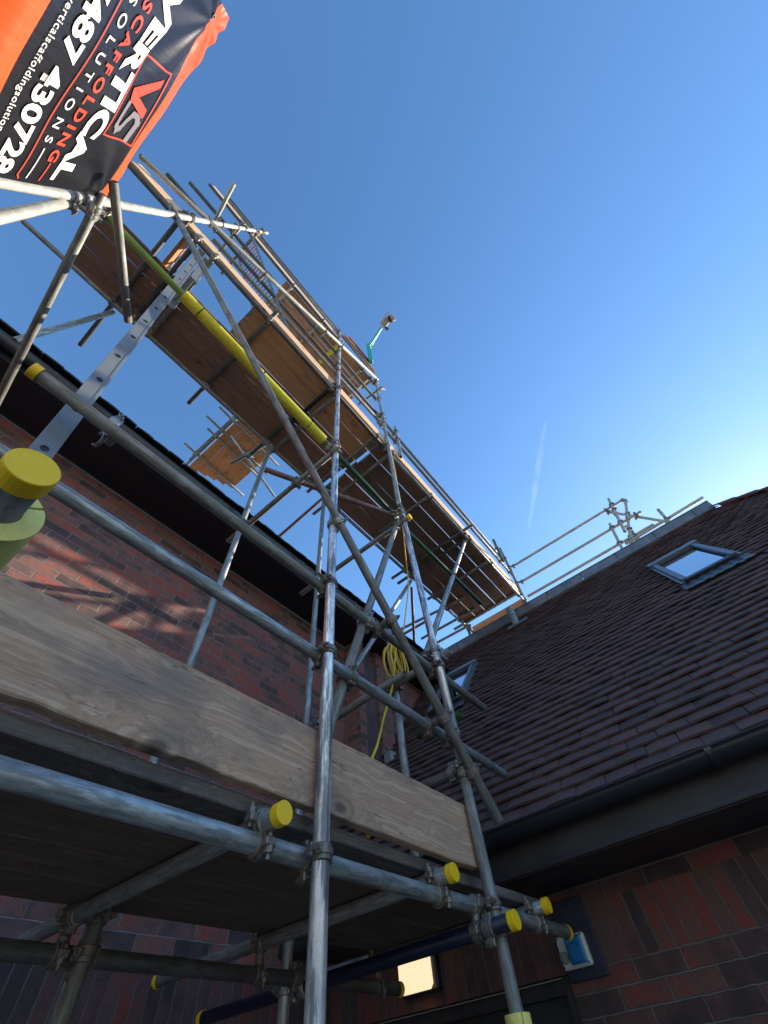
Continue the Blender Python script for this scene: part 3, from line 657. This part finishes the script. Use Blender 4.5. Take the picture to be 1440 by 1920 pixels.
# far deck over the left roof (z = 8)
FZ = 8.0; ux = V((.0, -1, 0)); px_ = V((1, 0, 0))
for k in range(5):
    x0 = .84+k*.19
    m = plank(1.6, .188, .036, .2)
    o = m.build('scaffold_board', M['w_orange'], loc=(x0+.09, 4.35-.06*k, FZ), rot=(0, 0, R(90)))
    tag(o, ('outermost', 'second', 'middle', 'fourth', 'innermost')[k]+' orange board of the small far deck over the left roof', 'board', 'boards of the small far deck')
for k, z in enumerate((8.05, 8.3, 8.55)):
    tube('scaffold_ledger', (.80-.0*k, 3.3, z), (.78, 5.2, z), 'dark', ('lowest', 'middle', 'highest')[k]+' dark rail along the small far deck', 'tubes of the small far deck')
for k, (y, x0) in enumerate(((3.62, .42), (3.95, .38), (4.15, .55), (4.75, .45))):
    tube('scaffold_transom', (x0, y, 7.95), (2.05, y+.1, 7.95), 'dull', ('first', 'second', 'third', 'fourth')[k]+' thin tube crossing under the small far deck', 'tubes of the small far deck')
tube('scaffold_brace', (.95, 3.9, 7.9), (2.3, 3.95, 7.2), 'mid', 'pale blue tube against the small far deck', 'tubes of the small far deck')
auto_couplers()

# ---------------------------------------------------------------- boards
def board(x0, x1, y0, y1, z, mat, label, group, thk=.038, tilt=0, name='scaffold_board', edge=False):
    L, W = x1-x0, y1-y0; m = plank(L, W, thk, .045 if z < 1 else .2)
    o = m.build(name, M[mat], loc=((x0+x1)/2, (y0+y1)/2, z+thk/2), rot=(tilt, 0, random.uniform(-.0008, .0008)))
    for e in (-1, 1):
        if L > 1.5 and edge:
            h = MB(); h.box((e*(L/2-.001), 0, 0), (.006, W-.01, thk+.003)); h.box((e*(L/2-.02), 0, -thk/2-.0008), (.035, W*.5, .0012)); h.build('end_hoop', M['coupler_grey'], o)
    return tag(o, label, 'board', group)
ORD = ('outermost', 'second', 'third', 'fourth', 'fifth', 'innermost')
# low deck
for k in range(4):
    y0 = 1.075+k*.232
    board(-1.9, 2.62-(.0 if k == 0 else .05*k), y0, y0+.225, .4935, 'w_edge' if k == 0 else 'w_under', ORD[k]+' dark board of the low deck above the foreground ledger', 'boards of the low deck', edge=True)
def toe(x0, x1, y, z0, h, mat, label, group, thk=.038, lean=0):
    L = x1-x0; m = plank(L, h, thk, .03 if z0 < 1 else .2, .0019)
    o = m.build('toe_board', M[mat], loc=((x0+x1)/2, y+thk/2, z0+h/2), rot=(R(90)+lean, 0, 0)); return tag(o, label, 'toe board', group)
toe(-1.9, 1.985, 1.028, .535, .235, 'w_tan', 'broad weathered plank set on edge across the foreground', None)
m = MB(); m.cyl((0, 0, 0), (.32, 0, 0), .016, n=14); m.cyl((-.10, 0, 0), (-.07, 0, 0), .012, n=12)
tag(m.build('foam_offcut', M['foam'], loc=(1.62, 1.30, .548)), 'yellow foam offcut lying behind the near plank', 'foam offcut')
# platform
rows = [(1.063, 1.259), (1.268, 1.487), (1.495, 1.710), (1.722, 1.926), (1.933, 2.165)]
for k, (y0, y1) in enumerate(rows):
    x0 = -.20 if k < 2 else -1.62
    board(x0, 1.91-.012*k, y0, y1, 4.925, 'w_brown' if k < 2 else 'w_dark', ORD[k]+' board of the platform, length left of the joint', 'left boards of the platform', edge=True)
    board(1.925+(.03 if k in (1, 3) else 0), 5.80, y0-.01*(k == 0), y1-.004, 4.925, ('w_dark', 'w_under', 'w_under', 'w_dark', 'w_dark')[k], ORD[k]+' board of the platform, length over the tiled roof', 'right boards of the platform', edge=True)
G = 'pale toe boards of the platform'
toe(-1.68, -.98, 1.030, 4.965, .225, 'w_new', 'pale toe board left of the ladder top, touching the banner', G)
toe(-.98, 1.03, 1.028, 4.965, .225, 'w_new', 'pale toe board between the ladder top and the foreground upright', G)
toe(1.06, 1.98, 1.028, 4.965, .225, 'w_new', 'short pale toe board right of the foreground upright', G)
toe(1.99, 5.86, 1.020, 4.950, .225, 'w_new', 'long pale toe board along the platform over the roof', G)
toe(-1.9, 1.1, 1.035, 8.34, .225, 'w_new', 'highest pale toe board, below the top rail', G)
m = MB(); m.box((0, 0, 0), (.95, .225, .038), bev=.003)
tag(m.build('toe_board', M['w_orange'], loc=(-1.03, 1.52, 5.06), rot=(R(90), 0, R(90))), 'sunlit cross board closing the ladder opening', 'toe board')
m = MB(); m.box((0, 0, 0), (1.1, .225, .038), bev=.003)
tag(m.build('toe_board', M['w_orange'], loc=(6.02, 1.60, 4.86), rot=(R(90), 0, R(90))), 'orange cross board closing the right end of the platform', 'toe board')
for k in range(4):
    y0 = 1.085+k*.235
    board(-.25+.03*(k % 2), 2.07-.05*(k % 2), y0, y0+.226, 8.265, 'w_brown', ORD[k]+' board of the top deck', 'boards of the top deck')
toe(1.25, 2.28, 1.02, 9.42, .225, 'w_dark', 'dark board on edge above the highest rail', None)
toe(1.35, 2.05, .99, 9.68, .12, 'w_dark', 'narrow dark board at the very top beside the roof camera', None)

# ---------------------------------------------------------------- ladder
lad = empty('ladder', (-.05, 1.32, .52), 'long aluminium ladder leaning up through the platform opening', 'ladder')
f0, f1 = V((-.065, 0, .52)), V((-.985, 0, 5.66)); up = (f1-f0).normalized(); dep = V((up.z, 0, -up.x)); LL = (f1-f0).length
rotl = Matrix((dep, V((0, 1, 0)), up)).transposed()
def stile(y, a0, a1, off):
    m = MB(); c = f0+up*((a0+a1)/2)+dep*off-lad.location; c.y = y-1.32; L = a1-a0; sg = -1 if y < 1.3 else 1
    m.box(c+V((0, sg*.012, 0)), (.062, .003, L), rotl)
    for e in (-1, 1): m.box(c+dep*e*.030, (.006, .026, L), rotl, bev=.001); m.box(c+dep*e*.027+V((0, sg*.0135, 0)), (.010, .004, L), rotl)
    return m
for y in (1.15, 1.50):
    s = stile(y, 0, LL, 0).build('stile', M['alu'], lad)
    sg = -1 if y < 1.3 else 1
    n = 0
    while .25+n*.28 < LL-.05:
        c = f0+up*(.25+n*.28)-lad.location; c.y = y-1.32+sg*.0145
        m = MB(); m.ring(c, (0, 1, 0), .007, .013, .004, 18); m.cyl(c, c-V((0, sg*.002, 0)), .0085, n=12); n += 1
        m.build('rung_end', M['frame'], s)
    stile(y+(.02 if y < 1.3 else -.02), 3.7, LL, .08).build('stile', M['alu'], lad)
n = 0
while .25+n*.28 < LL-.05:
    c = f0+up*(.25+n*.28)-lad.location; m = MB()
    m.cyl(V((c.x, -.17, c.z)), V((c.x, .18, c.z)), .015, n=6, smooth=False)
    if .25+n*.28 > 3.75: q = c+dep*.08; m.cyl(V((q.x, -.15, q.z)), V((q.x, .16, q.z)), .015, n=6, smooth=False)
    m.build('rung', M['alu'], lad); n += 1
b = empty('ladder_clamp', (-.13, 1.08, 1.53), 'steel ladder clamp hanging from the ledger beside the ladder', 'clamp')
m = MB(); clamp(m, V((0, -.03, 0)), V((1, 0, 0)), V((0, 1, 0))); m.ring((.0, .05, -.01), (1, .2, .4), .026, .033, .014, 20, .6, 5.2); m.box((.03, .02, .0), (.03, .06, .03), bev=.005); m.build('jaw', M['coupler_grey'], b)
m = MB(); m.cyl((0, .0, .02), (.09, .01, .03), .006, n=10); m.cyl((.08, .01, .03), (.10, .01, .03), .013, n=6, smooth=False); m.build('bolt', M['rust'], b)

# ---------------------------------------------------------------- banner (vertical plane x = -1.03, reading towards +y)
ban = empty('banner', (-1.03, .35, 1.8), 'black and orange advertising banner with white lettering at top left', 'banner')
def bw(u, v):
    w_ = .004*math.sin(u*5+v*2)+.0022*math.sin(u*13-v*7)
    d = math.hypot(u+.13, v-2.90); a = math.atan2(v-2.90, u+.13); w_ += .060*d*math.sin(a*11+.6)*math.exp(-d*3.6)
    d = math.hypot(u-.87, v-2.97); a = math.atan2(v-2.97, u-.87); w_ += .050*d*math.sin(a*10)*math.exp(-d*4.0)
    if v > 2.88: w_ += .0015*math.sin(u*60)*math.exp(-(u+.2)*5)
    if v < 1.93: w_ -= (1.93-v)**1.4*1.6
    return w_
NU, NV = 110, 120; m = MB(); U0, U1, V0, V1 = -.205, .895, 1.79, 3.02
vs = []; vv = [V0+(V1-V0)*j/NV for j in range(NV+1)]
def band(u): return 2.868+(u+.13)/.92*.092
for j in range(NV+1):
    for i in range(NU+1):
        u = U0+(U1-U0)*i/NU; v = vv[j]
        bb = band(u)
        if v < 2.80: v2 = v
        else: v2 = v
        sag = -.02*math.sin(math.pi*(u-U0)/(U1-U0))*max(0, (v-2.4)/.6)
        e = (i in (0, NU))*0
        v2 = V0+(1.978-V0)*j/20 if j <= 20 else (1.978+(band(u)-1.978)*(j-20)/80 if j <= 100 else band(u)+(V1+.03*max(0, (u-.4)/.5)-band(u))*(j-100)/20)
        vs.append((bw(u, v2), u-.35, v2+sag*.3-1.8))
fs = []; mi = []
for j in range(NV):
    for i in range(NU):
        u = U0+(U1-U0)*(i+.5)/NU; v = (vv[j]+vv[j+1])/2
        fs.append((j*(NU+1)+i, j*(NU+1)+i+1, (j+1)*(NU+1)+i+1, (j+1)*(NU+1)+i)); mi.append(1 if (j >= 100 or j < 20) else 0)
m.add(vs, fs, True); m.mi = mi
sheet = m.build('sheet', [M['vblack'], M['vorange']], ban)
def lettering(txt, u0, u1, v0, v1, mat, shear=0.0, bold=0.0, spacing=1.0):
    cu_ = bpy.data.curves.new('lettering', 'FONT'); cu_.body = txt; cu_.size = 1; cu_.shear = shear; cu_.offset = bold; cu_.space_character = spacing; cu_.resolution_u = 4
    to = bpy.data.objects.new('tmp', cu_); COL.objects.link(to); bpy.context.view_layer.update()
    me = bpy.data.meshes.new_from_object(to.evaluated_get(bpy.context.evaluated_depsgraph_get())); bpy.data.objects.remove(to)
    xs = [v.co.x for v in me.vertices]; ys = [v.co.y for v in me.vertices]; x0, x1, y0, y1 = min(xs), max(xs), min(ys), max(ys)
    for v in me.vertices:
        u = u0+(v.co.x-x0)/(x1-x0)*(u1-u0); z = v0+(v.co.y-y0)/(y1-y0)*(v1-v0)
        v.co = V((bw(u, z)+.0045, u-.35, z-1.8-.006*math.sin(math.pi*(u-U0)/(U1-U0))*max(0, (z-2.4)/.6)))
    me.materials.clear(); me.materials.append(M[mat]); me.name = 'lettering'
    o = bpy.data.objects.new('lettering', me); COL.objects.link(o); o.parent = ban; return o
def strip(pts, wd, mat, name='rule_line', closed=False):
    m = MB(); P = [V((0, a, b)) for a, b in pts]
    if closed: P.append(P[0])
    for a, b in zip(P, P[1:]):
        d = (b-a).normalized(); n_ = V((0, -d.z, d.y))*wd/2; K = max(2, int((b-a).length/.03))
        for k in range(K):
            q = []
            for t in (k/K, (k+1)/K):
                for sg in (-1, 1):
                    c = a+(b-a)*t+n_*sg+(d*(-wd/2 if t == 0 else wd/2 if t == 1 else 0)); q.append(V((bw(c.y, c.z)+.0045, c.y-.35, c.z-1.8)))
            m.add(q, [(0, 1, 3, 2)])
    return m.build(name, M[mat], ban)
def poly(pts, mat, name):
    m = MB(); m.add([(bw(a, b)+.005, a-.35, b-1.8) for a, b in pts], [list(range(len(pts)))]); return m.build(name, M[mat], ban)
lettering('VERTICAL', -.09, .85, 2.468, 2.592, 'vwhite', .0, .045)
lettering('SCAFFOLDING', .035, .765, 2.372, 2.430, 'vred', 0, .026, 1.35)
lettering('SOLUTIONS', .065, .690, 2.292, 2.337, 'vwhite', 0, .008, 1.9)
strip([(.775, 2.405), (.865, 2.405)], .007, 'vred'); strip([(-.10, 2.405), (-.02, 2.405)], .007, 'vred')
strip([(.72, 2.318), (.865, 2.318)], .007, 'vwhite'); strip([(-.10, 2.318), (.03, 2.318)], .007, 'vwhite')
strip([(-.13, 2.275), (-.12, 2.258), (.86, 2.258), (.875, 2.275)], .007, 'vred')
lettering('07487 430728', .0, .872, 2.100, 2.208, 'vwhite', 0, .035)
lettering('www.verticalscaffoldingsolutions.co.uk', .10, .845, 2.020, 2.062, 'vwhite', 0, .006, 1.1)
strip([(.178, 2.590), (.165, 2.845), (.553, 2.905), (.556, 2.612)], .008, 'vred', 'logo_frame', True)
poly([(.205, 2.815), (.245, 2.828), (.335, 2.712), (.365, 2.84), (.41, 2.85), (.365, 2.655), (.315, 2.628)], 'vred', 'logo_letter')
strip([(.535, 2.842), (.445, 2.842), (.412, 2.815), (.42, 2.775), (.50, 2.735), (.515, 2.70), (.49, 2.672), (.385, 2.668)], .032, 'vgrey', 'logo_letter')
for (u, v) in ((-.145, 2.865), (.862, 2.945)):
    m = MB(); m.ring((bw(u, v)+.004, u-.35, v-1.8), (1, 0, 0), .007, .013, .006, 16); m.build('eyelet', M['alu'], ban)

# ---------------------------------------------------------------- yellow cord
def coil():
    pts = []; c = V((2.09, 1.40, 1.95))
    for k in range(8):
        hh = (.15, .12, .165, .13, .10, .14, .12, .155)[k]; wd = (.07, .04, .09, .055, .03, .075, .05, .065)[k]; sx = (-.02, .03, -.03, .01, .04, .0, .03, -.01)[k]
        for i in range(24):
            a = 2*math.pi*i/24; pts.append(c+V((sx*(1-math.cos(a))+wd*math.sin(a)*(1+.3*(1-math.cos(a))/2), .010*k-.05+.015*math.cos(a+k), -hh+hh*math.cos(a))))
    return pts
m = MB(); m.path(coil(), .0062, 8)
pts = [V((2.14, 1.38, 1.97)), V((2.07, 1.35, 1.89)), V((1.96, 1.32, 1.63)), V((1.884, 1.30, 1.46)), V((1.636, 1.20, 1.136)), V((1.461, 1.12, .914)), V((1.365, 1.09, .78)), V((1.33, 1.09, .54))]
def smooth(P, n=8):
    out = []
    for i in range(len(P)-1):
        p0, p1, p2, p3 = P[max(i-1, 0)], P[i], P[i+1], P[min(i+2, len(P)-1)]
        for k in range(n):
            t_ = k/n; out.append(.5*((2*p1)+(p2-p0)*t_+(2*p0-5*p1+4*p2-p3)*t_**2+(3*p1-p0-3*p2+p3)*t_**3))
    return out+[P[-1]]
m.path(smooth(pts), .0058, 8)
tag(m.build('extension_cord', M['rope']), 'yellow cord coiled on the ledger, its end hanging behind the plank', 'cord')
m = MB(); m.path(smooth([V((2.04, 1.0, 4.85)), V((2.06, 1.02, 4.2)), V((2.05, 1.05, 3.6)), V((2.07, 1.08, 3.2)), V((2.22, 1.2, 2.95)), V((2.35, 1.3, 2.75)), V((2.30, 1.35, 2.4)), V((2.16, 1.38, 1.9))]), .0058, 8)
tag(m.build('extension_cord', M['rope']), 'yellow cord running down beside the shiny right upright', 'cord')

# ---------------------------------------------------------------- roof camera on a teal arm
cm = empty('security_camera', (2.03, .95, 9.65), 'site camera on a teal bent arm against the sky', 'security camera')
J = [V((2.03, .95, 9.65)), V((1.90, .86, 10.30)), V((1.86, .62, 10.42)), V((1.80, .36, 10.48))]
def rel(p): return p-cm.location
m = MB(); m.box(rel((J[0]+J[1])/2), (.09, .12, (J[1]-J[0]).length+.16), (J[1]-J[0]).to_track_quat('Z', 'Y').to_matrix(), bev=.006); m.build('post', M['teal'], cm)
m = MB()
for o_ in (-.025, .025): m.cyl(rel(J[1]+V((o_, 0, -.1+o_))), rel(J[3]+V((o_*.3, 0, o_*.3))), .026, n=12)
m.cyl(rel(J[1]+V((-.05, 0, -.08))), rel(J[1]+V((.05, 0, -.08))), .035, n=16); m.cyl(rel(J[1]+V((-.05, -.07, -.03))), rel(J[1]+V((.05, -.07, -.03))), .028, n=16); m.build('arm', M['teal'], cm)
rc = (V((-.2, -1, .12))).to_track_quat('X', 'Z').to_matrix()
m = MB(); c = rel(V((1.76, .22, 10.5)))
m.box(c, (.20, .17, .13), rc, bev=.012); m.box(c+V((-.10, -.12, .02)), (.22, .03, .22), rc, bev=.01); m.build('housing', M['cambox'], cm)
m = MB(); m.cyl(c+V((.02, -.10, -.02)), c+V((.05, -.26, -.03)), .075, .085, 24); m.build('sun_hood', M['cambox'], cm)
m = MB(); m.cyl(c+V((.025, -.13, -.03)), c+V((.03, -.19, -.05)), .088, n=24); m.cyl(c+V((.10, .05, -.10)), c+V((.13, .03, -.16)), .035, n=16); m.build('lens', M['lens'], cm)

# ---------------------------------------------------------------- second ladder, from the platform to the top deck
l2 = empty('ladder', (.31, 1.24, 4.97), 'short far ladder with red and blue tagged rungs between the platform and the top deck', 'ladder')
g0, g1 = V((0, 0, 0)), V((-1.38, 0, 3.35))
for y in (-.19, .19):
    m = MB(); m.cyl(g0+V((0, y, 0)), g1+V((0, y, 0)), .017, n=12); m.build('stile', M['alud'], l2)
for k in range(26):
    c = g0+(g1-g0)*(k+.6)/26; m = MB(); m.cyl(c-V((0, .19, 0)), c+V((0, .19, 0)), .011, n=10)
    m.build('rung', M[('alu', 'alu', 'netr', 'alu', 'netb')[k % 5] if 13 < k < 25 else 'alu'], l2)
# ---------------------------------------------------------------- aircraft trail high in the sky
t = NT('trail_vapour'); t.t.nodes.remove(t.b); vs_ = t.n('VolumeScatter'); vs_.inputs['Color'].default_value = (1, 1, 1, 1); vs_.inputs['Anisotropy'].default_value = .5
sp = t.n('TexNoise'); sp.inputs['Scale'].default_value = .03; sp.inputs['Detail'].default_value = 4; t.l(t.n('TexCoord').outputs['Object'], sp.inputs['Vector'])
dn = t.n('MapRange'); dn.inputs['From Min'].default_value = .35; dn.inputs['From Max'].default_value = .7; dn.inputs['To Min'].default_value = .0005; dn.inputs['To Max'].default_value = .0045
t.l(sp.outputs[0], dn.inputs['Value']); t.l(dn.outputs[0], vs_.inputs['Density']); t.l(vs_.outputs[0], t.t.nodes['Material Output'].inputs['Volume'])
p0, p1 = V((.530, -.139, .837))*900, V((.695, .049, .717))*900; m = MB(); n = 24; rows = []
for k in range(n+1):
    q = k/n; rows.append((p0+(p1-p0)*q, 1.0+5.5*math.sin(math.pi*min(1, q*1.0+.04))**.7))
vs = []; dd = (p1-p0).normalized(); xx = dd.orthogonal().normalized(); yy = dd.cross(xx)
for c, r_ in rows: vs += [c+(xx*math.cos(2*math.pi*i/16)+yy*math.sin(2*math.pi*i/16))*r_ for i in range(16)]
m.add(vs, [(k*16+i, k*16+(i+1) % 16, (k+1)*16+(i+1) % 16, (k+1)*16+i) for k in range(n) for i in range(16)]+[list(range(16))[::-1], [n*16+i for i in range(16)]], True)
o = m.build('vapour_trail', t.m); tag(o, kind='stuff', label='faint white vapour trail in the blue sky', cat='vapour trail'); o.visible_shadow = True
